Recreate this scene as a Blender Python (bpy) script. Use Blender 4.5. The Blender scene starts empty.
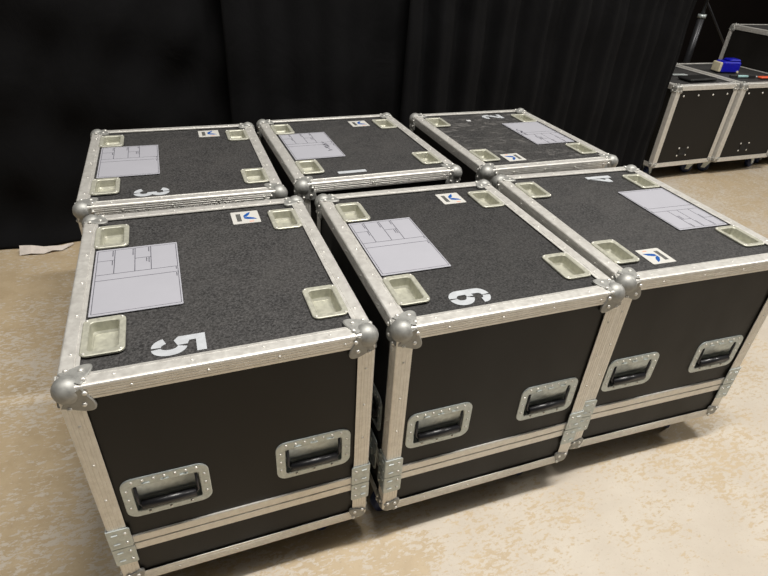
import bpy, bmesh, math, random
from mathutils import Vector, Matrix

random.seed(11)
scene = bpy.context.scene
COL = scene.collection
PI = math.pi

# ------------------------------------------------------------------ materials
def new_mat(name):
    m = bpy.data.materials.new(name)
    m.use_nodes = True
    nt = m.node_tree
    b = nt.nodes['Principled BSDF']
    return m, nt, b

def N(nt, kind, **kw):
    n = nt.nodes.new(kind)
    for k, v in kw.items():
        if k in n.inputs:
            n.inputs[k].default_value = v
        else:
            setattr(n, k, v)
    return n

def coords(nt, scale=(1, 1, 1), kind='Object', rot=(0, 0, 0)):
    tc = N(nt, 'ShaderNodeTexCoord')
    mp = N(nt, 'ShaderNodeMapping')
    mp.inputs['Scale'].default_value = scale
    mp.inputs['Rotation'].default_value = rot
    nt.links.new(tc.outputs[kind], mp.inputs['Vector'])
    return mp.outputs['Vector']

def noise(nt, vec, scale, detail=4, rough=0.5, dist=0.0):
    n = N(nt, 'ShaderNodeTexNoise')
    n.inputs['Scale'].default_value = scale
    n.inputs['Detail'].default_value = detail
    n.inputs['Roughness'].default_value = rough
    n.inputs['Distortion'].default_value = dist
    nt.links.new(vec, n.inputs['Vector'])
    return n.outputs['Fac']

def ramp(nt, fac, stops):
    r = N(nt, 'ShaderNodeValToRGB')
    el = r.color_ramp.elements
    while len(el) < len(stops):
        el.new(0.5)
    for e, (p, c) in zip(el, stops):
        e.position = p
        e.color = (c[0], c[1], c[2], 1) if isinstance(c, (tuple, list)) else (c, c, c, 1)
    nt.links.new(fac, r.inputs['Fac'])
    return r.outputs['Color']

def mix(nt, fac, a, b):
    n = N(nt, 'ShaderNodeMix', data_type='RGBA')
    if isinstance(fac, (int, float)):
        n.inputs[0].default_value = fac
    else:
        nt.links.new(fac, n.inputs[0])
    for i, v in ((6, a), (7, b)):
        if isinstance(v, tuple):
            n.inputs[i].default_value = (v[0], v[1], v[2], 1)
        else:
            nt.links.new(v, n.inputs[i])
    return n.outputs[2]

def math_(nt, op, a, b=None, clamp=False):
    n = N(nt, 'ShaderNodeMath', operation=op, use_clamp=clamp)
    for i, v in ((0, a), (1, b)):
        if v is None:
            continue
        if isinstance(v, (int, float)):
            n.inputs[i].default_value = v
        else:
            nt.links.new(v, n.inputs[i])
    return n.outputs[0]

def bump(nt, b, h, strength, dist=0.002):
    n = N(nt, 'ShaderNodeBump')
    n.inputs['Strength'].default_value = strength
    n.inputs['Distance'].default_value = dist
    nt.links.new(h, n.inputs['Height'])
    nt.links.new(n.outputs['Normal'], b.inputs['Normal'])

def simple(name, col, rough=0.5, metal=0.0, var=0.12, spec=0.5, scale=40):
    m, nt, b = new_mat(name)
    v = noise(nt, coords(nt), scale, 4, 0.6)
    c = ramp(nt, v, [(0.3, tuple(x * (1 - var) for x in col)), (0.7, tuple(min(1, x * (1 + var)) for x in col))])
    nt.links.new(c, b.inputs['Base Color'])
    b.inputs['Roughness'].default_value = rough
    b.inputs['Metallic'].default_value = metal
    b.inputs['Specular IOR Level'].default_value = spec
    return m

def m_aluminium():
    m, nt, b = new_mat('brushed_aluminium')
    v = noise(nt, coords(nt), 55, 5, 0.65)
    v2 = noise(nt, coords(nt), 6, 3, 0.5)
    c = ramp(nt, v, [(0.3, (0.70, 0.68, 0.64)), (0.7, (0.88, 0.865, 0.825))])
    c = mix(nt, math_(nt, 'MULTIPLY', v2, 0.35), c, (0.72, 0.69, 0.64))
    nt.links.new(c, b.inputs['Base Color'])
    b.inputs['Metallic'].default_value = 0.66
    r = ramp(nt, v, [(0.2, 0.40), (0.8, 0.54)])
    nt.links.new(r, b.inputs['Roughness'])
    bump(nt, b, v, 0.10, 0.001)
    return m

def m_zinc(name, col, rough, metal=0.85):
    m, nt, b = new_mat(name)
    v = noise(nt, coords(nt), 70, 5, 0.6, 0.4)
    c = ramp(nt, v, [(0.3, tuple(x * 0.72 for x in col)), (0.72, col)])
    nt.links.new(c, b.inputs['Base Color'])
    b.inputs['Metallic'].default_value = metal
    nt.links.new(ramp(nt, v, [(0.2, rough - 0.08), (0.8, rough + 0.1)]), b.inputs['Roughness'])
    bump(nt, b, v, 0.08, 0.001)
    return m

def m_laminate():
    m, nt, b = new_mat('black_laminate')
    vec = coords(nt)
    fine = noise(nt, vec, 420, 2, 0.5)
    smear = noise(nt, coords(nt, (1.4, 1.4, 0.6)), 5, 5, 0.65)
    c = ramp(nt, smear, [(0.3, (0.0085, 0.0075, 0.0065)), (0.75, (0.0135, 0.012, 0.0105))])
    nt.links.new(c, b.inputs['Base Color'])
    nt.links.new(ramp(nt, smear, [(0.3, 0.40), (0.7, 0.52)]), b.inputs['Roughness'])
    b.inputs['Specular IOR Level'].default_value = 0.28
    bump(nt, b, fine, 0.12, 0.0006)
    return m

def m_top(name='pebbled_black_laminate', k=1.0, dusty=0.0):
    m, nt, b = new_mat(name)
    vec = coords(nt)
    vo = N(nt, 'ShaderNodeTexVoronoi')
    vo.inputs['Scale'].default_value = 230
    nt.links.new(vec, vo.inputs['Vector'])
    cell = vo.outputs['Distance']
    n1 = noise(nt, vec, 160, 3, 0.7)
    n2 = noise(nt, vec, 7, 6, 0.6, 0.6)
    scr = noise(nt, coords(nt, (1.0, 16.0, 1), rot=(0, 0, 0.5)), 6, 4, 0.75)
    c = ramp(nt, n1, [(0.38, (0.012 * k, 0.0118 * k, 0.012 * k)), (0.66, (0.072 * k, 0.070 * k, 0.070 * k))])  # grain, its pale specks lightened to paint in fine glints
    dust = ramp(nt, n2, [(0.42, 0.0), (0.78, 0.45)])
    c = mix(nt, dust, c, (0.075 * k, 0.071 * k, 0.068 * k))
    if dusty:
        n4 = noise(nt, coords(nt, (1.0, 2.0, 1)), 9, 5, 0.7, 1.2)
        c = mix(nt, ramp(nt, n4, [(0.52, 0.0), (0.72, dusty)]), c, (0.22, 0.21, 0.20))
    sm = ramp(nt, scr, [(0.70, 0.0), (0.80, 0.35)])
    c = mix(nt, sm, c, (0.12, 0.115, 0.11))
    nt.links.new(c, b.inputs['Base Color'])
    b.inputs['Roughness'].default_value = 0.62
    b.inputs['Specular IOR Level'].default_value = 0.4
    h = math_(nt, 'ADD', cell, math_(nt, 'MULTIPLY', n1, 0.6))
    bump(nt, b, h, 0.7, 0.0018)
    return m

def m_floor():
    m, nt, b = new_mat('worn_painted_concrete')
    vec = coords(nt)
    big = noise(nt, vec, 0.85, 4, 0.55, 0.5)
    mid = noise(nt, coords(nt, (1, 1.35, 1), rot=(0, 0, 0.25)), 6.5, 4, 0.6, 0.2)
    frag = noise(nt, coords(nt, (1.0, 2.1, 1), rot=(0, 0, 0.15)), 34, 12, 0.70, 0.3)
    sep = N(nt, 'ShaderNodeSeparateXYZ')
    nt.links.new(vec, sep.inputs['Vector'])
    left = N(nt, 'ShaderNodeMapRange')
    left.inputs['From Min'].default_value = 0.9
    left.inputs['From Max'].default_value = -0.6
    nt.links.new(sep.outputs['X'], left.inputs['Value'])
    # amount of bare concrete: more of it to the left, where the paint has worn through
    w = math_(nt, 'ADD', math_(nt, 'MULTIPLY', big, 0.55), math_(nt, 'MULTIPLY', mid, 0.34))
    w = math_(nt, 'ADD', w, math_(nt, 'MULTIPLY', left.outputs['Result'], 0.075))
    w = math_(nt, 'ADD', w, math_(nt, 'MULTIPLY', math_(nt, 'SUBTRACT', frag, 0.5), 0.95))
    back = N(nt, 'ShaderNodeMapRange')
    back.inputs['From Min'].default_value = 0.6
    back.inputs['From Max'].default_value = 2.2
    nt.links.new(sep.outputs['Y'], back.inputs['Value'])
    w = math_(nt, 'ADD', w, math_(nt, 'MULTIPLY', back.outputs['Result'], 0.13))
    wear = ramp(nt, w, [(0.488, 0.0), (0.530, 1.0)])
    paint_v = noise(nt, vec, 3.0, 6, 0.65)
    paint = ramp(nt, paint_v, [(0.3, (0.49, 0.43, 0.355)), (0.7, (0.57, 0.515, 0.435))])
    speck = noise(nt, vec, 120, 3, 0.6)
    bare = ramp(nt, noise(nt, vec, 9, 8, 0.65), [(0.3, (0.40, 0.305, 0.185)), (0.72, (0.52, 0.415, 0.275))])
    bare = mix(nt, math_(nt, 'MULTIPLY', math_(nt, 'MAXIMUM', left.outputs['Result'], back.outputs['Result']), 0.85), mix(nt, 0.5, bare, (0.52, 0.43, 0.315)), bare)
    c = mix(nt, wear, paint, bare)
    dirt = ramp(nt, speck, [(0.60, 0.0), (0.72, 0.42)])
    c = mix(nt, dirt, c, (0.30, 0.235, 0.165))
    nt.links.new(c, b.inputs['Base Color'])
    b.inputs['Specular IOR Level'].default_value = 0.42
    nt.links.new(ramp(nt, frag, [(0.3, 0.34), (0.7, 0.52)]), b.inputs['Roughness'])
    bump(nt, b, math_(nt, 'ADD', math_(nt, 'MULTIPLY', wear, -0.5), speck), 0.12, 0.002)
    return m

def m_cloth(name, col):
    m, nt, b = new_mat(name)
    v = noise(nt, coords(nt), 3.5, 6, 0.65, 0.8)
    w = noise(nt, coords(nt, (1, 1, 0.3)), 500, 2, 0.5)
    c = ramp(nt, v, [(0.3, tuple(x * 0.8 for x in col)), (0.75, tuple(x * 1.25 for x in col))])
    nt.links.new(c, b.inputs['Base Color'])
    b.inputs['Roughness'].default_value = 0.95
    b.inputs['Specular IOR Level'].default_value = 0.12
    bump(nt, b, math_(nt, 'ADD', v, math_(nt, 'MULTIPLY', w, 0.1)), 0.35, 0.02)
    return m

M = dict(
    alu=m_aluminium(),
    ball=m_zinc('cast_corner_zinc', (0.43, 0.43, 0.41), 0.54, 0.6),
    zinc=m_zinc('galvanised_steel', (0.68, 0.74, 0.735), 0.42, 0.55),
    dish=m_zinc('yellow_zinc_steel', (0.56, 0.555, 0.465), 0.46, 0.40),
    rivet=m_zinc('rivet_steel', (0.86, 0.84, 0.79), 0.34, 0.5),
    black=m_laminate(),
    top=m_top(),
    top_dusty=m_top('dusty_black_laminate', 0.9, 0.7),
    top_dim_sheen=m_top('dim_sheen_black_laminate', 0.72),  # one lid's weaker light reflection, painted in as a darker colour
    inner=simple('light_block_core', (0.010, 0.009, 0.008), 0.9, 0, 0.15, 0.1),
    rubber=simple('black_rubber_grip', (0.012, 0.012, 0.014), 0.33, 0, 0.1, 0.55),
    wheel=simple('dark_blue_wheel', (0.012, 0.024, 0.085), 0.5, 0, 0.2),
    paper=simple('white_paper', (0.375, 0.375, 0.415), 0.45, 0, 0.02, 0.4, 12),
    ink=simple('printed_ink', (0.06, 0.06, 0.075), 0.6, 0, 0.05, 0.3),
    paint=simple('white_stencil_paint', (0.44, 0.46, 0.485), 0.6, 0, 0.10, 0.4, 60),
    tape=simple('white_tape', (0.54, 0.54, 0.55), 0.5, 0, 0.04, 0.4),
    sticker=simple('sticker_white', (0.54, 0.53, 0.50), 0.45, 0, 0.03, 0.4),
    sgrey=simple('sticker_grey', (0.10, 0.10, 0.095), 0.5, 0, 0.5, 0.4, 260),
    sblue=simple('sticker_blue', (0.008, 0.075, 0.30), 0.45, 0, 0.15, 0.4),
    sorange=simple('sticker_orange', (0.70, 0.32, 0.22), 0.5, 0, 0.1, 0.4),
    floor=m_floor(),
    cloth=m_cloth('black_drape_cloth', (0.0052, 0.0051, 0.0056)),
    wall=m_cloth('dark_brown_drape', (0.0042, 0.0028, 0.0024)),
    hem=simple('hem_white', (0.66, 0.60, 0.55), 0.8, 0, 0.12, 0.2, 30),
    blue=simple('blue_plastic', (0.004, 0.006, 0.40), 0.38, 0, 0.12),
    beige=simple('beige_plastic', (0.62, 0.56, 0.40), 0.5, 0, 0.1),
    orange=simple('orange_red_plastic', (0.85, 0.13, 0.05), 0.45, 0, 0.06),
    teal=simple('pale_teal_label', (0.38, 0.62, 0.62), 0.5, 0, 0.08),
    blackp=simple('black_plastic', (0.005, 0.005, 0.005), 0.6, 0, 0.1),
    pole=simple('dark_steel_tube', (0.05, 0.05, 0.055), 0.38, 0.5, 0.1),
)

# ------------------------------------------------------------------ mesh helpers
class MB:
    """collects faces, several material slots, ends up as one mesh object"""
    def __init__(self):
        self.bm = bmesh.new()
        self.mats = []
        self.mi = 0
        self.sm = False
        self.x = Matrix.Identity(4)
    def use(self, mat):
        if mat not in self.mats:
            self.mats.append(mat)
        self.mi = self.mats.index(mat)
        return self
    def v(self, p):
        return self.bm.verts.new(self.x @ Vector(p))
    def f(self, vs, smooth=None):
        try:
            fc = self.bm.faces.new(vs)
        except ValueError:
            return
        fc.material_index = self.mi
        fc.smooth = self.sm if smooth is None else smooth
    def quad(self, a, b, c, d):
        self.f([self.v(a), self.v(b), self.v(c), self.v(d)])
    def box(self, x0, x1, y0, y1, z0, z1, bev=0.0):
        if bev <= 0:
            v = [self.v((x, y, z)) for z in (z0, z1) for y in (y0, y1) for x in (x0, x1)]
            for q in ((0, 2, 3, 1), (4, 5, 7, 6), (0, 1, 5, 4), (2, 6, 7, 3), (0, 4, 6, 2), (1, 3, 7, 5)):
                self.f([v[i] for i in q])
        else:
            self.loft([rrect(x1 - x0 - 2 * bev, y1 - y0 - 2 * bev, bev, 3, ((x0 + x1) / 2, (y0 + y1) / 2), z0),
                       rrect(x1 - x0, y1 - y0, bev * 1.5, 3, ((x0 + x1) / 2, (y0 + y1) / 2), z0 + bev),
                       rrect(x1 - x0, y1 - y0, bev * 1.5, 3, ((x0 + x1) / 2, (y0 + y1) / 2), z1 - bev),
                       rrect(x1 - x0 - 2 * bev, y1 - y0 - 2 * bev, bev, 3, ((x0 + x1) / 2, (y0 + y1) / 2), z1)])
    def loft(self, loops, cap0=True, cap1=True, smooth=None):
        vs = [[self.v(p) for p in lp] for lp in loops]
        n = len(vs[0])
        for a, b in zip(vs, vs[1:]):
            for i in range(n):
                j = (i + 1) % n
                self.f([a[i], a[j], b[j], b[i]], smooth)
        if cap0:
            self.f(list(reversed(vs[0])), False)
        if cap1:
            self.f(vs[-1], False)
    def prism(self, pts, z0, z1):
        self.loft([[(p[0], p[1], z0) for p in pts], [(p[0], p[1], z1) for p in pts]])
    def cyl(self, a, b, r, r2=None, n=14, smooth=True):
        a, b = Vector(a), Vector(b)
        d = (b - a).normalized()
        u = d.orthogonal().normalized()
        w = d.cross(u)
        r2 = r if r2 is None else r2
        ring = lambda c, rr: [c + (u * math.cos(2 * PI * i / n) + w * math.sin(2 * PI * i / n)) * rr for i in range(n)]
        self.loft([ring(a, r), ring(b, r2)], smooth=smooth)
    def tube(self, pts, r, n=10):
        for a, b in zip(pts, pts[1:]):
            self.cyl(a, b, r, n=n)
        for p in pts[1:-1]:
            self.ball(p, r, 8, 5)
    def ball(self, c, r, nu=16, nv=10, sc=(1, 1, 1)):
        c = Vector(c)
        rows = []
        for j in range(1, nv):
            t = PI * j / nv
            rows.append([self.v((c.x + sc[0] * r * math.sin(t) * math.cos(2 * PI * i / nu),
                                 c.y + sc[1] * r * math.sin(t) * math.sin(2 * PI * i / nu),
                                 c.z - sc[2] * r * math.cos(t))) for i in range(nu)])
        bot, top = self.v((c.x, c.y, c.z - sc[2] * r)), self.v((c.x, c.y, c.z + sc[2] * r))
        for i in range(nu):
            j = (i + 1) % nu
            self.f([bot, rows[0][j], rows[0][i]], True)
            self.f([top, rows[-1][i], rows[-1][j]], True)
            for a, b in zip(rows, rows[1:]):
                self.f([a[i], a[j], b[j], b[i]], True)
    def dome(self, c, nrm, r, h, n=8):
        """rivet head"""
        c, nrm = Vector(c), Vector(nrm).normalized()
        u = nrm.orthogonal().normalized()
        w = nrm.cross(u)
        ring = lambda rr, hh: [c + nrm * hh + (u * math.cos(2 * PI * i / n) + w * math.sin(2 * PI * i / n)) * rr for i in range(n)]
        self.loft([ring(r, -0.001), ring(r * 0.95, h * 0.45), ring(r * 0.6, h * 0.88), ring(r * 0.15, h)], cap0=False, smooth=True)
    def ribbon(self, pts, w, z0, z1):
        """flat stroke of constant width along a 2D polyline"""
        P = [Vector((p[0], p[1])) for p in pts]
        L, R = [], []
        for i, p in enumerate(P):
            d = (P[min(i + 1, len(P) - 1)] - P[max(i - 1, 0)]).normalized()
            nn = Vector((-d.y, d.x)) * w / 2
            L.append(p + nn)
            R.append(p - nn)
        for i in range(len(P) - 1):
            q = [L[i], L[i + 1], R[i + 1], R[i]]
            self.loft([[(a.x, a.y, z0) for a in q], [(a.x, a.y, z1) for a in q]])
    def build(self, name, mat=None, parent=None):
        if mat is not None and not self.mats:
            self.mats.append(mat)
        bmesh.ops.recalc_face_normals(self.bm, faces=self.bm.faces)
        me = bpy.data.meshes.new(name)
        self.bm.to_mesh(me)
        self.bm.free()
        for m in self.mats:
            me.materials.append(m)
        o = bpy.data.objects.new(name, me)
        COL.objects.link(o)
        if parent:
            o.parent = parent
        return o

def rrect(w, h, r, seg=4, c=(0, 0), z=0.0):
    """rounded rectangle loop, counter-clockwise"""
    r = max(1e-4, min(r, w / 2 - 1e-4, h / 2 - 1e-4))
    out = []
    for cx, cy, a0 in ((w / 2 - r, h / 2 - r, 0), (-w / 2 + r, h / 2 - r, PI / 2), (-w / 2 + r, -h / 2 + r, PI), (w / 2 - r, -h / 2 + r, 1.5 * PI)):
        for k in range(seg + 1):
            a = a0 + PI / 2 * k / seg
            out.append((c[0] + cx + r * math.cos(a), c[1] + cy + r * math.sin(a), z))
    return out

def tag(o, label=None, cat=None, group=None, kind=None):
    for k, v in (('label', label), ('category', cat), ('group', group), ('kind', kind)):
        if v:
            o[k] = v
    return o

def empty(name, loc, rz=0.0):
    o = bpy.data.objects.new(name, None)
    o.empty_display_size = 0.1
    COL.objects.link(o)
    o.location = loc
    o.rotation_euler = (0, 0, rz)
    return o

def copy_tree(o, parent=None):
    c = o.copy()
    COL.objects.link(c)
    if parent:
        c.parent = parent
    for ch in list(o.children):
        copy_tree(ch, c)
    return c

def frame(origin, xa, ya, za):
    m = Matrix.Identity(4)
    for i, a in enumerate((xa, ya, za)):
        a = Vector(a)
        for j in range(3):
            m[j][i] = a[j]
    for j in range(3):
        m[j][3] = origin[j]
    return m

def holed_panel(mb, x0, x1, y0, y1, holes, z):
    """a flat sheet with rectangular holes (hole = x0,x1,y0,y1), in local xy"""
    xs = sorted({x0, x1, *[h[0] for h in holes], *[h[1] for h in holes]})
    ys = sorted({y0, y1, *[h[2] for h in holes], *[h[3] for h in holes]})
    vv = {}
    g = lambda x, y: vv.setdefault((x, y), mb.v((x, y, z)))
    for a, b in zip(xs, xs[1:]):
        for c, d in zip(ys, ys[1:]):
            mx, my = (a + b) / 2, (c + d) / 2
            if any(h[0] < mx < h[1] and h[2] < my < h[3] for h in holes):
                continue
            mb.f([g(a, c), g(b, c), g(b, d), g(a, d)])

# ------------------------------------------------------------------ flight case pieces
def trim_profile(wa, wb, plain=False):
    """ridged aluminium angle; local a runs along one face, b along the other, corner at the origin, outside = negative"""
    pts = []
    def side(w, sw):
        seq = [(w, 0.0), (w, -0.0022), (w * 0.80, -0.0027), (w * 0.785, -0.0021), (w * 0.74, -0.0021), (w * 0.725, -0.0030), (w * 0.63, -0.0031), (w * 0.615, -0.0024), (w * 0.57, -0.0024), (w * 0.555, -0.0031),
               (w * 0.40, -0.0032), (w * 0.385, -0.0025), (w * 0.34, -0.0025), (w * 0.325, -0.0032), (w * 0.22, -0.0032), (w * 0.205, -0.0026), (w * 0.17, -0.0026), (w * 0.155, -0.0032), (0.004, -0.0032)]
        return [(p[1], p[0]) if sw else p for p in seq]
    a = [(wa, 0.0), (wa, -0.0022), (wa * 0.80, -0.0030), (wa * 0.78, -0.0022), (wa * 0.74, -0.0022), (wa * 0.72, -0.0032), (0.004, -0.0032)] if plain else side(wa, False)
    b = side(wb, True)
    pts = a + [(0.0008, -0.0028), (-0.0014, -0.0014), (-0.0028, 0.0008)] + b[::-1] + [(0.0, 0.0)]
    return pts

def trim(length, wa, wb, rivets=True, gap=0.14, end=0.09, plain=False):
    """runs along local +z from 0 to length"""
    mb = MB().use(M['alu'])
    pr = trim_profile(wa, wb, plain)
    mb.loft([[(p[0], p[1], 0) for p in pr], [(p[0], p[1], length) for p in pr]])
    if rivets:
        mb.use(M['rivet'])
        n = max(2, int(round((length - 2 * end) / gap)) + 1)
        for i in range(n):
            z = end + (length - 2 * end) * i / (n - 1)
            if wa > 0.02:
                mb.dome((wa * 0.48, -0.0031, z), (0, -1, 0), 0.0036, 0.0020)
            z2 = min(length - 0.04, z + 0.03)
            if wb > 0.02:
                mb.dome((-0.0031, wb * 0.48, z2), (-1, 0, 0), 0.0036, 0.0020)
    return mb

def place(mb, m):
    mb.bm.transform(m)
    return mb

def corner(ball_r, inset, reach):
    """cast corner for the +x +y +z corner sitting at the origin; the case lies towards the negative axes"""
    mb = MB().use(M['ball'])
    mb.sm = False
    mb.ball((-inset, -inset, -inset), ball_r, 22, 14)
    for ax in range(3):
        # petal outline in the quadrant of the two other axes
        pts = []
        n = 30
        for i in range(n + 1):
            t = PI / 2 * i / n
            s = math.sin(2 * t)
            r = reach * (0.56 + 0.42 * s ** 2.2 + 0.060 * math.cos(8 * t) * s)
            pts.append((r * math.cos(t), r * math.sin(t)))
        pts = [(0.017, 0.017)] + pts
        def P(a, b, h):
            # petal lies on the face at coordinate 0 along ax
            p = [0, 0, 0]
            p[ax] = h
            p[(ax + 1) % 3] = -a
            p[(ax + 2) % 3] = -b
            return p
        inner = [(p[0] * 0.95, p[1] * 0.95) for p in pts]
        mb.loft([[P(a, b, -0.001) for a, b in pts], [P(a, b, 0.0048) for a, b in pts], [P(a, b, 0.0066) for a, b in inner]])
        mb.use(M['rivet'])
        for rr, t in ((0.74, PI / 4), (0.62, PI / 4 - 0.50), (0.62, PI / 4 + 0.50)):
            nrm = [0, 0, 0]
            nrm[ax] = 1
            mb.dome(P(rr * reach * math.cos(t), rr * reach * math.sin(t), 0.0064), nrm, 0.0052, 0.0036, 10)
        mb.use(M['ball'])
    return mb

def dish_mesh(w, h):
    """stacking dish for a caster, lies in local xy, flange on z=0"""
    mb = MB().use(M['dish'])
    r = 0.016
    L = [rrect(w, h, r, 5, z=-0.001), rrect(w, h, r, 5, z=0.0030), rrect(w - 0.004, h - 0.004, r - 0.002, 5, z=0.0044),
         rrect(w - 0.024, h - 0.026, r - 0.004, 5, z=0.0040), rrect(w - 0.028, h - 0.030, r - 0.006, 5, z=0.0022),
         rrect(w - 0.031, h - 0.034, r - 0.007, 5, z=-0.021), rrect(w - 0.037, h - 0.042, r - 0.008, 5, z=-0.0265)]
    mb.loft(L, cap0=False, cap1=True)
    mb.use(M['rivet'])
    for sx in (-1, 1):
        for sy in (-1, 1):
            mb.dome((sx * (w / 2 - 0.008), sy * (h / 2 - 0.008), 0.0044), (0, 0, 1), 0.0034, 0.0018)
    return mb

def sweep(mb, pts, r, n=10):
    """one continuous bent rod in the local xy plane"""
    P = [Vector(p) for p in pts]
    loops = []
    for i, p in enumerate(P):
        d = (P[min(i + 1, len(P) - 1)] - P[max(i - 1, 0)]).normalized()
        a = Vector((0, 0, 1))
        c = d.cross(a).normalized()
        a = c.cross(d).normalized()
        loops.append([p + (c * math.cos(2 * PI * k / n) + a * math.sin(2 * PI * k / n)) * r for k in range(n)])
    mb.loft(loops, smooth=True)

def handle_dish(w, h):
    mb = MB().use(M['zinc'])
    ow, oh, oy = w - 0.046, h - 0.046, -0.004
    r = 0.026
    L = [rrect(w, h, r, 5, z=-0.0005), rrect(w, h, r, 5, z=0.0026), rrect(w - 0.004, h - 0.004, r - 0.002, 5, z=0.0036),
         rrect(ow + 0.006, oh + 0.006, 0.008, 5, (0, oy), 0.0036), rrect(ow, oh, 0.006, 5, (0, oy), 0.0024)]
    mb.loft(L, cap0=False, cap1=False)
    # scooped recess: shallow at the top, deep behind the grip
    n = 9
    yt, yb = oy + oh / 2 + 0.001, oy - oh / 2 - 0.001
    rows = []
    for i in range(n + 1):
        t = i / n
        y = yt + (yb - yt) * t
        z = 0.0010 - 0.034 * t ** 1.9
        if i == n:
            z = 0.0022
            y = yb
        rows.append((y, z))
    rows.insert(n, (yb + 0.004, -0.033))
    x0 = ow / 2 + 0.001
    vl = [mb.v((-x0, y, z)) for y, z in rows]
    vr = [mb.v((x0, y, z)) for y, z in rows]
    tl = [mb.v((-x0, y, 0.0022)) for y, z in rows]
    tr = [mb.v((x0, y, 0.0022)) for y, z in rows]
    for i in range(len(rows) - 1):
        mb.f([vl[i], vl[i + 1], vr[i + 1], vr[i]], True)
        mb.f([tl[i], tl[i + 1], vl[i + 1], vl[i]])
        mb.f([vr[i], vr[i + 1], tr[i + 1], tr[i]])
    mb.use(M['rivet'])
    for i in range(7):
        x = -w / 2 + 0.026 + (w - 0.052) * i / 6
        mb.dome((x, h / 2 - 0.010, 0.0036), (0, 0, 1), 0.0036, 0.0028)
        if i in (1, 3, 5):
            mb.dome((x, -h / 2 + 0.012, 0.0036), (0, 0, 1), 0.0036, 0.0028)
    for sx in (-1, 1):
        for y in (-0.03, 0.0, 0.03):
            mb.dome((sx * (w / 2 - 0.011), y, 0.0036), (0, 0, 1), 0.0034, 0.0026)
    mb.use(M['zinc'])
    for i in range(3):
        x = -0.042 + 0.042 * i
        mb.box(x - 0.009, x + 0.009, h / 2 - 0.0225, h / 2 - 0.0185, 0.0030, 0.0062)
    return mb

def build_handle(parent, m, w=0.194, h=0.133):
    d = handle_dish(w, h)
    place(d, m)
    o = d.build('recessed_handle', None, parent)
    b = MB().use(M['pole'])
    ax = (w - 0.046) / 2 - 0.007
    path = [(-ax, h / 2 - 0.030, 0.0), (-ax, -0.017, 0.003), (-ax + 0.003, -0.0245, 0.003), (ax - 0.003, -0.0245, 0.003), (ax, -0.017, 0.003), (ax, h / 2 - 0.030, 0.0)]
    sweep(b, path, 0.0034)
    place(b, m).build('bail', None, o)
    g = MB().use(M['rubber'])
    g.cyl((-ax + 0.006, -0.0265, 0.003), (ax - 0.006, -0.0265, 0.003), 0.0115, n=18)
    place(g, m).build('grip', None, o)
    return o

def build_latch(parent, m):
    w, h = 0.105, 0.125
    mb = MB().use(M['zinc'])
    mb.loft([rrect(w, h, 0.012, 4, z=-0.0005), rrect(w, h, 0.012, 4, z=0.003), rrect(w - 0.024, h - 0.024, 0.008, 4, z=0.003),
             rrect(w - 0.030, h - 0.030, 0.006, 4, z=0.0012)], cap0=False)
    mb.use(M['rivet'])
    for sx in (-1, 1):
        for y in (-0.05, 0, 0.05):
            mb.dome((sx * (w / 2 - 0.006), y, 0.003), (0, 0, 1), 0.0035, 0.0024)
    o = place(mb, m).build('butterfly_latch', None, parent)
    k = MB().use(M['zinc'])
    k.cyl((0, 0, 0.001), (0, 0, 0.007), 0.016)
    for s in (-1, 1):
        k.prism([(s * 0.006, 0.004), (s * 0.030, 0.013), (s * 0.030, -0.013), (s * 0.006, -0.004)], 0.004, 0.008)
    k.box(-0.012, 0.012, 0.016, 0.040, 0.001, 0.006)
    place(k, m).build('latch_wing', None, o)
    return o

def build_caster(parent, x, y, z_top, yaw, wr=0.047):
    m = Matrix.Translation((x, y, 0)) @ Matrix.Rotation(yaw, 4, 'Z')
    mb = MB().use(M['zinc'])
    mb.box(-0.045, 0.045, -0.038, 0.038, z_top - 0.004, z_top)
    mb.cyl((0, 0, z_top - 0.004), (0, 0, z_top - 0.018), 0.030, 0.026)
    o = place(mb, m).build('caster', None, parent)
    fk = MB().use(M['zinc'])
    off = 0.030
    fk.box(-0.024, 0.030, -0.027, 0.027, z_top - 0.022, z_top - 0.018)
    for s in (-1, 1):
        y0, y1 = sorted((s * 0.0235, s * 0.0270))
        pr = [(-0.022, z_top - 0.020), (0.032, z_top - 0.020), (off + 0.016, wr - 0.012), (off - 0.014, wr - 0.012)]
        fk.loft([[(p[0], y0, p[1]) for p in pr], [(p[0], y1, p[1]) for p in pr]])
    fk.cyl((off, -0.031, wr), (off, 0.031, wr), 0.007)
    place(fk, m).build('fork', None, o)
    w = MB().use(M['wheel'])
    n = 26
    ring = lambda rr, yy: [(off + rr * math.cos(2 * PI * i / n), yy, wr + rr * math.sin(2 * PI * i / n)) for i in range(n)]
    w.loft([ring(wr * 0.62, -0.016), ring(wr * 0.9, -0.0185), ring(wr, -0.013), ring(wr, 0.013), ring(wr * 0.9, 0.0185), ring(wr * 0.62, 0.016)], smooth=True)
    place(w, m).build('wheel', None, o)
    return o

def add_mid(mb, i0):
    pass

# ------------------------------------------------------------------ the big flight case
CW, CD, CH, CLR = 0.65, 0.772, 0.808, 0.125          # width, depth, overall height, caster clearance
HW, HD = CW / 2, CD / 2
TW, TF, VW = 0.037, 0.034, 0.040                     # trim widths: on top, on the sides, on the uprights
DISH = [(-0.247, 0.236), (-0.247, -0.234), (0.245, 0.238), (0.247, -0.234)]
DW, DH = 0.088, 0.134
BELT0, BELT1 = 0.256, 0.312
HANDLE_Z = 0.444
HANDLE_X = 0.177

def edge_matrix(p, along, a, b):
    """local z runs along the edge, local x (first flange) towards a, local y towards b"""
    return frame(p, a, b, along)

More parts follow.
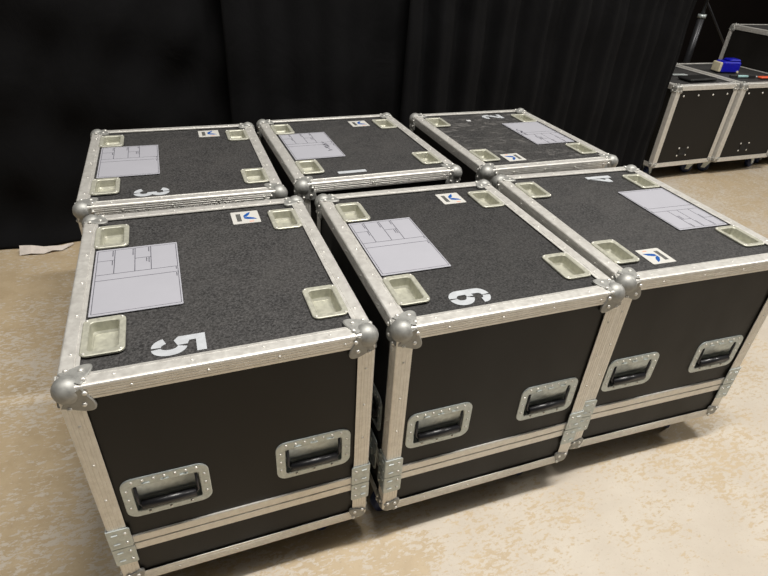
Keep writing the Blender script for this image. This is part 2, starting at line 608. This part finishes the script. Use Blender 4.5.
def build_case(W, D, T, clr, belt=(BELT0, BELT1), dishes=DISH, handle_x=(-HANDLE_X, HANDLE_X), handle_z=HANDLE_Z, side_handles=True,
               caster_yaws=(3.4, -2.6, 1.9, -0.7), top_mat='top', big_balls=True):
    hw, hd = W / 2, D / 2
    root = empty('flight_case', (0, 0, 0))
    rec = 0.004                                       # panels sit just inside the trim faces
    hh = [(x - 0.085, x + 0.085, handle_z - 0.054, handle_z + 0.054) for x in handle_x]
    lower = belt[0] if belt else clr
    # faces: origin, x axis, up axis, outward axis, half width
    faces = [((0, -hd + rec, 0), (1, 0, 0), (0, 0, 1), (0, -1, 0), hw - 0.004, True),
             ((-hw + rec, 0, 0), (0, -1, 0), (0, 0, 1), (-1, 0, 0), hd - 0.004, False),
             ((hw - rec, 0, 0), (0, 1, 0), (0, 0, 1), (1, 0, 0), hd - 0.004, False),
             ((0, hd - rec, 0), (-1, 0, 0), (0, 0, 1), (0, 1, 0), hw - 0.004, False)]
    sh = [(x - 0.085, x + 0.085, handle_z - 0.054, handle_z + 0.054) for x in (-0.215, 0.215)] if side_handles else []
    hood = MB().use(M['black'])
    tray = MB().use(M['black'])
    zm = (belt[0] + belt[1]) / 2 if belt else clr + 0.1
    for o, xa, ya, za, w, front in faces:
        m = frame(o, xa, ya, za)
        hood.x = m
        holed_panel(hood, -w, w, zm, T - 0.004, hh if front else (sh if abs(za[0]) > 0.5 else []), 0)
        tray.x = m
        holed_panel(tray, -w, w, clr + 0.004, zm, [], 0)
    hood.x = Matrix.Identity(4)
    tray.x = Matrix.Identity(4)
    # unseen dark boxes added behind the panels to block light
    hood.use(M['inner'])
    hood.box(-hw + 0.05, hw - 0.05, -hd + 0.05, hd - 0.05, zm, T - 0.040)
    tray.box(-hw + 0.004, hw - 0.004, -hd + 0.004, hd - 0.004, clr + 0.002, clr + 0.012)
    tray.use(M['inner'])
    tray.box(-hw + 0.05, hw - 0.05, -hd + 0.05, hd - 0.05, clr + 0.012, zm)
    hood.build('hood', None, root)
    tray.build('base_tray', None, root)
    tp = MB().use(M[top_mat])
    holed_panel(tp, -hw + 0.004, hw - 0.004, -hd + 0.004, hd - 0.004,
                [(x - DW / 2 + 0.012, x + DW / 2 - 0.012, y - DH / 2 + 0.012, y + DH / 2 - 0.012) for x, y in dishes], T - 0.0035)
    tp.build('top_panel', None, root)
    # ---- trims
    e = 0.012
    def put(mb, p, along, a, b, nm='edge_trim'):
        place(mb, edge_matrix(p, along, a, b)).build(nm, None, root)
    put(trim(W - 2 * e, TW, TF, plain=True), (-hw + e, -hd, T), (1, 0, 0), (0, 1, 0), (0, 0, -1))
    put(trim(W - 2 * e, TW, TF, plain=True), (-hw + e, hd, T), (1, 0, 0), (0, -1, 0), (0, 0, -1))
    put(trim(D - 2 * e, TW, TF, plain=True), (-hw, -hd + e, T), (0, 1, 0), (1, 0, 0), (0, 0, -1))
    put(trim(D - 2 * e, TW, TF, plain=True), (hw, -hd + e, T), (0, 1, 0), (-1, 0, 0), (0, 0, -1))
    zb = clr
    put(trim(W - 2 * e, 0.03, 0.034), (-hw + e, -hd, zb), (1, 0, 0), (0, 1, 0), (0, 0, 1))
    put(trim(W - 2 * e, 0.03, 0.034), (-hw + e, hd, zb), (1, 0, 0), (0, -1, 0), (0, 0, 1))
    put(trim(D - 2 * e, 0.03, 0.034), (-hw, -hd + e, zb), (0, 1, 0), (1, 0, 0), (0, 0, 1))
    put(trim(D - 2 * e, 0.03, 0.034), (hw, -hd + e, zb), (0, 1, 0), (-1, 0, 0), (0, 0, 1))
    for sx in (-1, 1):
        for sy in (-1, 1):
            put(trim(T - clr - 2 * e, VW, VW, gap=0.125), (sx * hw, sy * hd, zb + e), (0, 0, 1), (-sx, 0, 0), (0, -sy, 0))
    # ---- belt where hood and tray meet: tongue and groove, a dark line between
    if belt:
        for o, xa, ya, za, w, front in faces:
            mb = MB().use(M['alu'])
            ww = w - VW + 0.002
            for z0, z1 in ((belt[0], zm - 0.0008), (zm + 0.0008, belt[1])):
                pr = [(z0, 0.0), (z0, 0.0036), (z0 + 0.002, 0.0046), (z1 - 0.0015, 0.0050), (z1, 0.0040), (z1, 0.0)]
                mb.loft([[(-ww, p[0], p[1]) for p in pr], [(ww, p[0], p[1]) for p in pr]])
            place(mb, frame(o, xa, ya, za)).build('belt_trim', None, root)
        for sx in (-1, 1):
            for sy in (-1, 1):
                mb = MB().use(M['zinc'])
                c = (sx * hw, sy * hd)
                for z0, z1 in ((zm - 0.066, zm - 0.0015), (zm + 0.0015, zm + 0.072)):
                    for fl in (0, 1):
                        # a flange on the x face and on the y face
                        def P(a, h, z):
                            return (c[0] - sx * a, c[1] + sy * h, z) if fl else (c[0] + sx * h, c[1] - sy * a, z)
                        w = VW + 0.006
                        lo = [(-0.0045, z0), (w - 0.004, z0), (w, z0 + 0.004), (w, z1 - 0.004), (w - 0.004, z1), (-0.0045, z1)]
                        mb.loft([[P(a, 0.0032, z) for a, z in lo], [P(a, 0.0062, z) for a, z in lo]])
                        nr = (0, sy, 0) if fl else (sx, 0, 0)
                        for q in (0.25, 0.75):
                            zz = z0 + (z1 - z0) * q
                            x0, x1 = 0.004, 0.018
                            mb.loft([[P(x0, 0.006, zz - 0.003), P(x1, 0.006, zz - 0.003), P(x1, 0.006, zz + 0.003), P(x0, 0.006, zz + 0.003)],
                                     [P(x0, 0.0085, zz - 0.0015), P(x1, 0.0085, zz - 0.0015), P(x1, 0.0085, zz + 0.0015), P(x0, 0.0085, zz + 0.0015)]])
                            mb.use(M['rivet'])
                            mb.dome(P(w - 0.012, 0.0062, zz), nr, 0.0042, 0.0028)
                            mb.use(M['zinc'])
                mb.build('corner_brace', None, root)
    # ---- corners
    for sx in (-1, 1):
        for sy in (-1, 1):
            cb = corner(0.0295 if big_balls else 0.024, 0.0160, 0.080 if big_balls else 0.068)
            cb.bm.transform(Matrix.Translation((sx * hw, sy * hd, T)) @ Matrix.Diagonal((sx, sy, 1, 1)))
            cb.build('ball_corner', None, root)
            cb = corner(0.022, 0.0145, 0.064 if big_balls else 0.052)
            cb.bm.transform(Matrix.Translation((sx * hw, sy * hd, clr)) @ Matrix.Diagonal((sx, sy, -1, 1)))
            cb.build('ball_corner', None, root)
    # ---- dishes, handles, latches, casters
    for x, y in dishes:
        place(dish_mesh(DW, DH), Matrix.Translation((x, y, T + (-0.0005 if x > 0 else 0.0025)))).build('stacking_dish', None, root)
    for x in handle_x:
        build_handle(root, frame((x, -hd + rec, handle_z), (1, 0, 0), (0, 0, 1), (0, -1, 0)))
    if side_handles:
        for o, xa, ya, za, w, front in faces:
            if abs(za[0]) < 0.5:
                continue
            fm = frame(o, xa, ya, za)
            for x in (-0.215, 0.215):
                build_handle(root, fm @ Matrix.Translation((x, handle_z, 0)))
                build_latch(root, fm @ Matrix.Translation((x * 1.2, zm, 0.006)))
    k = 0
    for sy in (-1, 1):
        for sx in (-1, 1):
            build_caster(root, sx * (hw - 0.073), sy * (hd - 0.105), clr, caster_yaws[k])
            k += 1
    return root

# ------------------------------------------------------------------ stencilled digits (u to the right, v up, 0.062 x 0.112)
def arc(cx, cy, rx, ry, a0, a1, n=10):
    return [(cx + rx * math.cos(math.radians(a0 + (a1 - a0) * i / n)), cy + ry * math.sin(math.radians(a0 + (a1 - a0) * i / n))) for i in range(n + 1)]

def digit_mesh(d):
    mb = MB().use(M['paint'])
    z0, z1 = -0.0004, 0.0005
    layer = [0]
    def top_z():
        layer[0] += 1
        return z1 + 0.00012 * layer[0]
    S = lambda pts, w=0.021: mb.ribbon(pts, w, z0, top_z())
    PG = lambda pts: mb.prism(pts, z0, top_z())
    if d == '5':
        PG([(0.018, 0.092), (0.060, 0.092), (0.060, 0.112), (0.018, 0.112)])
        PG([(0.0, 0.112), (0.0, 0.056), (0.018, 0.078), (0.018, 0.112)])
        PG([(0.0, 0.056), (0.012, 0.046), (0.030, 0.053), (0.030, 0.074), (0.018, 0.078)])
        S([(0.0348, 0.0635)] + arc(0.034, 0.036, 0.018, 0.027, 75, -75) + [(0.0348, 0.0095)], 0.020)
        S([(0.030, 0.0095)] + arc(0.030, 0.036, 0.021, 0.027, -105, -160, 6), 0.020)
    elif d == '3':
        S([(0.034, 0.102)] + arc(0.034, 0.082, 0.017, 0.020, 80, -80) + [(0.030, 0.0615)], 0.020)
        S([(0.030, 0.0525)] + arc(0.034, 0.0315, 0.018, 0.0215, 80, -80) + [(0.034, 0.010)], 0.020)
        S([(0.029, 0.102)] + arc(0.029, 0.083, 0.020, 0.019, 100, 165, 6), 0.019)
        S([(0.029, 0.010)] + arc(0.029, 0.032, 0.021, 0.022, -100, -165, 6), 0.019)
    elif d == '6':
        S([(0.031, 0.102)] + arc(0.031, 0.082, 0.020, 0.020, 100, 180, 6) + [(0.011, 0.056)] + arc(0.031, 0.032, 0.020, 0.022, 180, 260, 6) + [(0.031, 0.010)], 0.021)
        PG([(0.0216, 0.066), (0.0216, 0.048), (0.031, 0.050), (0.031, 0.068)])
        S([(0.0355, 0.010)] + arc(0.0355, 0.033, 0.019, 0.023, -80, 80) + [(0.0355, 0.057)], 0.021)
        S([(0.0355, 0.102)] + arc(0.0355, 0.086, 0.019, 0.016, 80, -8, 6), 0.020)
    elif d == '4':
        PG([(0.034, 0.0), (0.056, 0.0), (0.056, 0.112), (0.034, 0.112)])
        PG([(0.029, 0.100), (0.018, 0.078), (-0.004, 0.040), (-0.004, 0.020), (0.029, 0.020), (0.029, 0.038), (0.016, 0.038), (0.029, 0.064)])
    elif d == '2':
        PG([(0.0, 0.0), (0.062, 0.0), (0.062, 0.020), (0.0, 0.020)])
        S([(0.010, 0.022), (0.030, 0.042), (0.048, 0.062)], 0.022)
        S([(0.034, 0.102)] + arc(0.034, 0.080, 0.017, 0.022, 80, -40), 0.020)
        S([(0.029, 0.102)] + arc(0.029, 0.082, 0.020, 0.020, 100, 175, 6), 0.020)
    elif d == '1':
        PG([(0.020, 0.0), (0.042, 0.0), (0.042, 0.112), (0.020, 0.112)])
    return mb

def put_digit(root, d, cx, cy, flip):
    mb = digit_mesh(d)
    # digit's up axis points to the right across the lid (+x), its reading direction towards the front (-y)
    s = -1 if flip else 1
    m = frame((cx, cy, CH - 0.0026), (0, -s, 0), (s, 0, 0), (0, 0, 1)) @ Matrix.Translation((-0.031, -0.056, 0))
    o = place(mb, m).build('stencilled_number', None, root)
    o['label'] = 'white stencilled number ' + d
    return o

def put_label(root, cx, cy, flip, scribble=None, w=0.206, h=0.316):
    mb = MB().use(M['paper'])
    s = -1 if flip else 1
    mb.loft([rrect(w, h, 0.003, 2, z=-0.0008), rrect(w, h, 0.003, 2, z=0.0006)])
    mb.use(M['ink'])
    def bar(x0, y0, x1, y1, t=0.0014, z=0.0009):
        if abs(x1 - x0) < abs(y1 - y0):
            mb.box(x0 - t / 2, x0 + t / 2, min(y0, y1), max(y0, y1), 0.0003, z)
        else:
            mb.box(min(x0, x1), max(x0, x1), y0 - t / 2, y0 + t / 2, 0.0003, z)
    X0, X1, Y0, Y1 = -0.098, 0.099, -0.150, 0.150
    bar(X0, Y0, X0, Y1); bar(X1, Y0, X1, Y1); bar(X0, Y1, X1, Y1, 0.001); bar(X0, Y0, X1, Y0, 0.001)
    bar(X0, 0.024, X1, 0.024); bar(X0, -0.004, X1, -0.004)
    for x in (-0.056, -0.006, 0.034):
        bar(x, 0.024, x, Y1, 0.0018)
    bar(X0, 0.095, -0.056, 0.095); bar(-0.006, 0.092, 0.034, 0.092)
    # small printed captions, one column of dashes each (too small to read)
    for x, ya, yb in ((-0.061, 0.147, 0.120), (-0.061, 0.092, 0.070), (-0.011, 0.147, 0.112), (0.029, 0.147, 0.127), (0.029, 0.089, 0.066), (0.023, 0.089, 0.070),
                      (0.095, 0.021, 0.013), (0.095, -0.008, -0.022)):
        y = ya
        while y > yb:
            l = 0.003 + 0.003 * random.random()
            mb.box(x - 0.0012, x + 0.0012, y - l, y, 0.0003, 0.0009)
            y -= l + 0.0016
    for st, wd in (scribble or []):
        mb.ribbon(st, wd, 0.0003, 0.0010)
    m = frame((cx, cy, CH + 0.0002), (s, 0, 0), (0, s, 0), (0, 0, 1))
    o = place(mb, m).build('document_label', None, root)
    o['label'] = 'white printed form' + (' with handwriting' if scribble else '')
    return o

def put_sticker(root, cx, cy, flip):
    mb = MB().use(M['sticker'])
    s = -1 if flip else 1
    mb.loft([rrect(0.084, 0.084, 0.003, 2, z=-0.0006), rrect(0.084, 0.084, 0.003, 2, z=0.0006)])
    mb.use(M['sgrey'])
    mb.box(-0.028, -0.014, -0.026, 0.026, 0.0003, 0.0009)
    mb.use(M['sorange'])
    mb.box(0.008, 0.022, -0.034, -0.029, 0.0003, 0.0009)
    mb.use(M['sblue'])
    # two blue blades meeting in a tick
    mb.prism([(0.018, 0.034), (0.006, 0.026), (-0.006, 0.010), (-0.005, 0.001), (0.004, 0.004), (0.013, 0.016)], 0.0003, 0.0011)
    mb.prism([(-0.006, -0.001), (0.006, 0.001), (0.022, -0.006), (0.034, -0.018), (0.020, -0.017), (0.004, -0.014), (-0.004, -0.010)], 0.0003, 0.0011)
    m = frame((cx, cy, CH - 0.0024), (s, 0, 0), (0, s, 0), (0, 0, 1))
    o = place(mb, m).build('sticker', None, root)
    o['label'] = 'square white sticker with blue tick mark'
    return o

# ------------------------------------------------------------------ the six cases
case0 = build_case(CW, CD, CH, CLR)
SCR1 = [([(0.055, 0.030), (0.062, 0.018), (0.052, 0.012)], 0.003), ([(0.070, 0.006), (0.050, -0.002), (0.070, -0.014)], 0.005), ([(0.052, -0.012), (0.072, -0.022), (0.050, -0.034)], 0.006),
        ([(0.070, -0.036), (0.052, -0.046), (0.066, -0.056)], 0.006), ([(0.060, -0.064), (0.070, -0.078), (0.052, -0.084)], 0.004)]
SCR2 = [([(0.075, -0.060), (0.085, -0.045), (0.068, -0.030), (0.082, -0.018)], 0.005), ([(0.066, -0.026), (0.084, -0.006), (0.070, 0.012)], 0.006), ([(0.078, 0.010), (0.070, 0.030)], 0.004),
        ([(0.042, 0.050), (0.046, 0.070), (0.040, 0.090), (0.044, 0.104)], 0.003)]
#  number: x, y, yaw, rotated, label xy, sticker xy, number xy, description, scribble
CASES = [
    ('5', 0.0, 0.0, 0.0, False, (-0.181, 0.006), (0.131, 0.282), (-0.097, -0.306), 'wheeled black flight case stencilled 5, nearest at the front left of the six', None),
    ('6', 0.7085, -0.0099, -0.0089, False, (-0.180, 0.005), (0.126, 0.275), (-0.096, -0.299), 'wheeled black flight case stencilled 6, in the middle of the front row', None),
    ('4', 1.4046, 0.0067, -0.036, True, (0.178, 0.003), (-0.131, -0.278), (0.098, 0.296), 'wheeled black flight case stencilled 4, at the right end of the front row', None),
    ('3', -0.033, 0.8454, -0.0056, False, (-0.178, 0.011), (0.131, 0.286), (-0.104, -0.301), 'wheeled black flight case stencilled 3, standing behind the one stencilled 5', None),
    ('1', 0.6665, 0.8837, 0.0195, False, (-0.175, 0.016), (0.128, 0.272), (-0.098, -0.302), 'wheeled black flight case stencilled 1, middle of the back row by the drape', SCR1),
    ('2', 1.4196, 0.8584, -0.0023, True, (0.178, 0.014), (-0.126, -0.267), (0.092, 0.297), 'wheeled black flight case stencilled 2 with dusty lid, right end of back row', SCR2),
]
roots = {}
for i, (d, x, y, a, flip, lab, stk, num, desc, scr) in enumerate(CASES):
    r = case0 if i == 0 else copy_tree(case0)
    roots[d] = r
for d, mname in (('2', 'top_dusty'), ('6', 'top_dim_sheen')):
    for ch in roots[d].children:
        if ch.name.startswith('top_panel'):
            ch.data = ch.data.copy()
            ch.data.materials[0] = M[mname]
for d, x, y, a, flip, lab, stk, num, desc, scr in CASES:
    r = roots[d]
    r.location = (x, y, 0)
    r.rotation_euler = (0, 0, a)
    tag(r, desc, 'flight case', 'numbered flight cases in two rows')
    put_label(r, lab[0], lab[1], flip, scr)
    put_sticker(r, stk[0], stk[1], flip)
    put_digit(r, d, num[0], num[1], flip)
sc = MB().use(M['tape'])
sc.box(-0.075, -0.055, 0.245, 0.268, CH - 0.0036, CH - 0.0024)
sc.build('tape_scrap', None, roots['2'])

# ------------------------------------------------------------------ cases in the background at the right
def bg_case(name_label, x, y, rz, W, D, T, yaws):
    r = build_case(W, D, T, CLR, belt=None, dishes=[], handle_x=(), side_handles=False, caster_yaws=yaws, big_balls=False)
    r.location = (x, y, 0)
    r.rotation_euler = (0, 0, rz)
    tag(r, name_label, 'flight case')
    p = MB().use(M['blackp'])
    cx, cz = -0.035, CLR + 0.11
    p.x = frame((cx, -D / 2 + 0.004, cz), (1, 0, 0), (0, 0, 1), (0, -1, 0))
    p.loft([rrect(0.085, 0.060, 0.008, 3, z=0), rrect(0.085, 0.060, 0.008, 3, z=0.003), rrect(0.050, 0.040, 0.006, 3, z=0.003), rrect(0.045, 0.034, 0.006, 3, z=0.001)], cap0=False)
    p.use(M['rivet'])
    for sx in (-1, 1):
        for sz in (-1, 1):
            p.dome((sx * 0.046, sz * 0.030, 0.001), (0, 0, 1), 0.007, 0.004)
    p.build('latch_plate', None, r)
    q = MB().use(M['rivet'])
    q.x = frame((0, -D / 2 + 0.004, T - 0.075), (1, 0, 0), (0, 0, 1), (0, -1, 0))
    for k in range(4):
        q.dome((-0.225 + 0.15 * k, 0, 0), (0, 0, 1), 0.0075, 0.004)
    q.build('rivet_row', None, r)
    return r

BT = 0.748
bg_case('plain black flight case by the drape edge with a black slab on top', 3.767, 2.19, 0.02, 0.63, 0.735, BT, (0.3, 2.7, 1.0, 2.0))
bg_case('plain black flight case at the right edge carrying an orange strip and a pen', 4.437, 2.18, 0.0, 0.63, 0.735, BT, (2.4, 0.2, 1.4, -0.6))
t = bg_case('tall black flight case with silver edges rising above the two plain ones', 5.10, 2.26, 0.0, 0.64, 0.80, 1.05, (0.5, 1.1, 2.0, 2.6))

# ------------------------------------------------------------------ small things lying on the background cases
def on(z):
    return BT + 0.0035 + z
bx = empty('plastic_box', (4.36, 2.20, on(0)), -0.18)
tag(bx, 'small bright blue plastic box with a beige end on the background cases', 'box')
b = MB().use(M['blue'])
b.box(-0.095, 0.075, -0.055, 0.055, 0.0, 0.085, 0.010)
b.build('body', None, bx)
b = MB().use(M['blue'])
b.box(-0.035, 0.070, -0.045, 0.045, 0.083, 0.102, 0.008)
b.build('lid', None, bx)
b = MB().use(M['beige'])
b.box(-0.118, -0.094, -0.048, 0.048, 0.004, 0.078, 0.005)
b.build('end_cap', None, bx)
b = MB().use(M['beige'])
b.cyl((0.055, -0.062, 0.010), (0.055, -0.050, 0.010), 0.009)
b.build('button', None, bx)

b = MB().use(M['blackp'])
b.box(-0.14, 0.15, -0.065, 0.065, 0.0, 0.020, 0.007)
o = b.build('tablet', None)
o.location = (3.80, 1.975, on(0)); o.rotation_euler = (0, 0, 0.05)
tag(o, 'flat black slab lying on the case nearest the drape', 'tablet')

b = MB().use(M['zinc'])
b.box(-0.07, 0.07, -0.022, 0.022, 0.0, 0.006, 0.002)
o = b.build('metal_strip', None)
o.location = (3.775, 2.135, on(0)); o.rotation_euler = (0, 0, -0.08)
tag(o, 'short silver metal strip lying behind the black slab', 'strip')

pn = empty('marker_pen', (4.30, 1.99, on(0.009)), -0.16)
tag(pn, 'black marker pen with a pale teal band beside the orange strip', 'pen')
b = MB().use(M['blackp']); b.cyl((-0.12, 0, 0), (0.115, 0, 0), 0.009); b.build('barrel', None, pn)
b = MB().use(M['teal']); b.cyl((-0.05, 0, 0), (0.045, 0, 0), 0.0098); b.build('band', None, pn)
b = MB().use(M['tape']); b.cyl((0.115, 0, 0), (0.135, 0, 0), 0.0075, 0.004); b.build('tip', None, pn)

b = MB().use(M['orange'])
b.box(-0.10, 0.12, -0.022, 0.022, 0.0, 0.013, 0.004)
o = b.build('orange_strip', None)
o.location = (4.54, 1.945, on(0)); o.rotation_euler = (0, 0, -0.06)
tag(o, 'orange red plastic strip lying on the case at the right edge', 'strip')

# a stand in the dark behind the background cases
st = empty('light_stand', (4.60, 2.84, 0))
tag(st, 'dark metal stand with a telescopic pole in the gloom behind the drape', 'stand')
b = MB().use(M['pole']); b.cyl((0, 0, 0.30), (0, 0, 1.10), 0.030, n=18); b.build('outer_tube', None, st)
b = MB().use(M['pole']); b.cyl((0, 0, 1.09), (0, 0, 2.4), 0.016, n=14); b.build('inner_tube', None, st)
b = MB().use(M['zinc']); b.cyl((0, 0, 1.075), (0, 0, 1.105), 0.036, n=18); b.build('collar', None, st)
for k in range(3):
    a = 0.5 + k * 2 * PI / 3
    b = MB().use(M['pole']); b.cyl((0.025 * math.cos(a), 0.025 * math.sin(a), 0.36), (0.30 * math.cos(a), 0.30 * math.sin(a), 0.014), 0.013)
    b.build('leg', None, st)

b = MB().use(M['pole'])
b.cyl((4.36, 3.2, 1.75), (6.31, 3.2, 0.014), 0.010)
o = b.build('leaning_pole', None)
tag(o, 'thin dark pole leaning in the gloom above the background cases', 'pole')

# ------------------------------------------------------------------ drapes
def drape(name, x0, x1, y, ztop, amp, nfold, seed, label, flow=0.0, wr=0.012):
    rnd = random.Random(seed)
    ph = [rnd.uniform(0, 6.28) for _ in range(12)]
    nx, nz = int((x1 - x0) * 70), 70
    mb = MB().use(M['cloth'])
    mb.sm = True
    rows = []
    for j in range(nz + 1):
        tz = j / nz
        z = 0.004 + (ztop - 0.004) * tz ** 1.25
        row = []
        for i in range(nx + 1):
            s = i / nx
            x = x0 + (x1 - x0) * s
            a = amp * (0.75 + 0.4 * math.sin(3.1 * s + ph[0])) * (0.55 + 0.45 * (1 - math.exp(-z * 2)))
            f = math.sin(2 * PI * nfold * (s + 0.035 * math.sin(5 * s + ph[1])) + ph[2] + 0.35 * math.sin(z * 1.7 + ph[3]))
            f = math.copysign(abs(f) ** 0.8, f)
            d = a * f + amp * 0.35 * math.sin(2 * PI * nfold * 2.3 * s + ph[4] + z)
            d += wr * math.sin(7 * x + 9 * z + ph[5]) * math.sin(5 * z - 3 * x + ph[6])
            d += wr * 0.6 * math.sin(19 * x - 13 * z + ph[7]) * math.sin(3 * z + ph[8])
            # the cloth pools a little where it meets the floor
            pool = flow * math.exp(-(z / 0.07) ** 2) * (1 + 0.35 * math.sin(6 * x + ph[9]))
            row.append(mb.v((x, y - d - pool, z + (0.012 * flow * math.sin(11 * x + ph[10]) if j > 0 else 0))))
        rows.append(row)
    for a, b in zip(rows, rows[1:]):
        for i in range(nx):
            mb.f([a[i], a[i + 1], b[i + 1], b[i]], True)
    o = mb.build(name, None)
    sol = o.modifiers.new('thickness', 'SOLIDIFY')
    sol.thickness = 0.004
    tag(o, label, 'drape', 'black drapes across the back')
    return o

drape('stage_drape', -2.6, 0.33, 1.90, 3.0, 0.016, 4.5, 3, 'black wrinkled drape at the left with a white hem strip on the floor', 0.05, 0.026)
drape('stage_drape', 0.27, 1.30, 1.80, 3.0, 0.020, 2.6, 5, 'black drape hanging in the middle behind the case stencilled 1', 0.03, 0.008)
drape('stage_drape', 1.24, 3.30, 1.745, 3.0, 0.036, 9, 8, 'black pleated drape hanging at the right beside the background cases', 0.02, 0.006)

hm = MB().use(M['hem'])
top, bot = [], []
pts = [(-0.918, 1.775, 0.004, 0.070), (-0.86, 1.768, 0.012, 0.058), (-0.80, 1.762, 0.006, 0.050), (-0.755, 1.772, 0.016, 0.030), (-0.715, 1.778, 0.006, 0.034), (-0.69, 1.800, 0.010, 0.026), (-0.665, 1.835, 0.006, 0.012)]
for x, y, z, w in pts:
    bot.append((x, y - 0.022, z - 0.002))
    top.append((x + 0.004, y - 0.022 + w * 0.55, z + w * 0.55))
vb = [hm.v(p) for p in bot]
vt = [hm.v(p) for p in top]
for i in range(len(pts) - 1):
    hm.f([vb[i], vb[i + 1], vt[i + 1], vt[i]])
o = hm.build('fabric_strip', None)
o.modifiers.new('thickness', 'SOLIDIFY').thickness = 0.002
tag(o, 'crumpled white fabric strip lying along the foot of the left drape', 'fabric')

# ------------------------------------------------------------------ setting
fl = MB().use(M['floor'])
fl.box(-7, 12, -7, 4.6, -0.08, 0.0)
o = fl.build('floor', None)
o['kind'] = 'structure'
wb = MB().use(M['wall'])
wb.box(-7, 12, 4.5, 4.6, 0.0, 4.5)
o = wb.build('wall_back', None)
o['kind'] = 'structure'

# ------------------------------------------------------------------ light
w = bpy.data.worlds.new('hall_ambient')
scene.world = w
w.use_nodes = True
wnt = w.node_tree
bg = wnt.nodes['Background']
# a pale ceiling above dark draped walls
wtc = N(wnt, 'ShaderNodeTexCoord')
wsp = N(wnt, 'ShaderNodeSeparateXYZ')
wnt.links.new(wtc.outputs['Generated'], wsp.inputs['Vector'])
wc = ramp(wnt, wsp.outputs['Z'], [(0.0, (0.008, 0.008, 0.007)), (0.62, (0.012, 0.0115, 0.0105)), (0.90, (0.36, 0.345, 0.31)), (1.0, (0.50, 0.475, 0.43))])
wnt.links.new(wc, bg.inputs['Color'])
bg.inputs['Strength'].default_value = 0.9

def lamp(name, loc, sx, sy, power, target=None, col=(1.0, 0.965, 0.91)):
    l = bpy.data.lights.new(name, 'AREA')
    l.shape = 'RECTANGLE'
    l.size, l.size_y = sx, sy
    l.energy = power
    l.color = col
    o = bpy.data.objects.new(name, l)
    COL.objects.link(o)
    o.location = loc
    if target:
        o.rotation_euler = (Vector(target) - Vector(loc)).to_track_quat('-Z', 'Y').to_euler()
    return o

lamp('ceiling_and_fill_lamp', (0.85, -0.50, 5.6), 1.2, 0.22, 178)
lamp('ceiling_and_fill_lamp', (2.25, -0.50, 5.6), 1.2, 0.22, 165)
lamp('ceiling_and_fill_lamp', (7.6, -0.9, 4.6), 1.2, 0.30, 130, (0.9, -0.6, 0))
lamp('ceiling_and_fill_lamp', (-2.2, -0.7, 5.6), 1.2, 0.30, 55, (-1.2, -0.4, 0.0))  # added fill light to brighten the left floor

# ------------------------------------------------------------------ camera (solved from the edges of the six lids)
f_px = 546.522
yaw, pitch, roll = 0.389848492, 0.578303580, 0.0660380632
cam_p = Vector((-0.0397510734, -1.30924365, 0.771586813 + CH))
fw = Vector((math.sin(yaw) * math.cos(pitch), math.cos(yaw) * math.cos(pitch), -math.sin(pitch)))
rt = Vector((math.cos(yaw), -math.sin(yaw), 0))
up = rt.cross(fw)
R = math.cos(roll) * rt + math.sin(roll) * up
U = -math.sin(roll) * rt + math.cos(roll) * up
cd = bpy.data.cameras.new('camera')
cd.sensor_width = 36.0
cd.lens = f_px * 36.0 / 768.0
cd.clip_start = 0.02
co = bpy.data.objects.new('camera', cd)
COL.objects.link(co)
co.matrix_world = frame(cam_p, R, U, -fw)
scene.camera = co

scene.view_settings.view_transform = 'Standard'
scene.view_settings.look = 'None'
scene.view_settings.exposure = 0.06
scene.view_settings.gamma = 1.0
scene.view_settings.use_curve_mapping = False
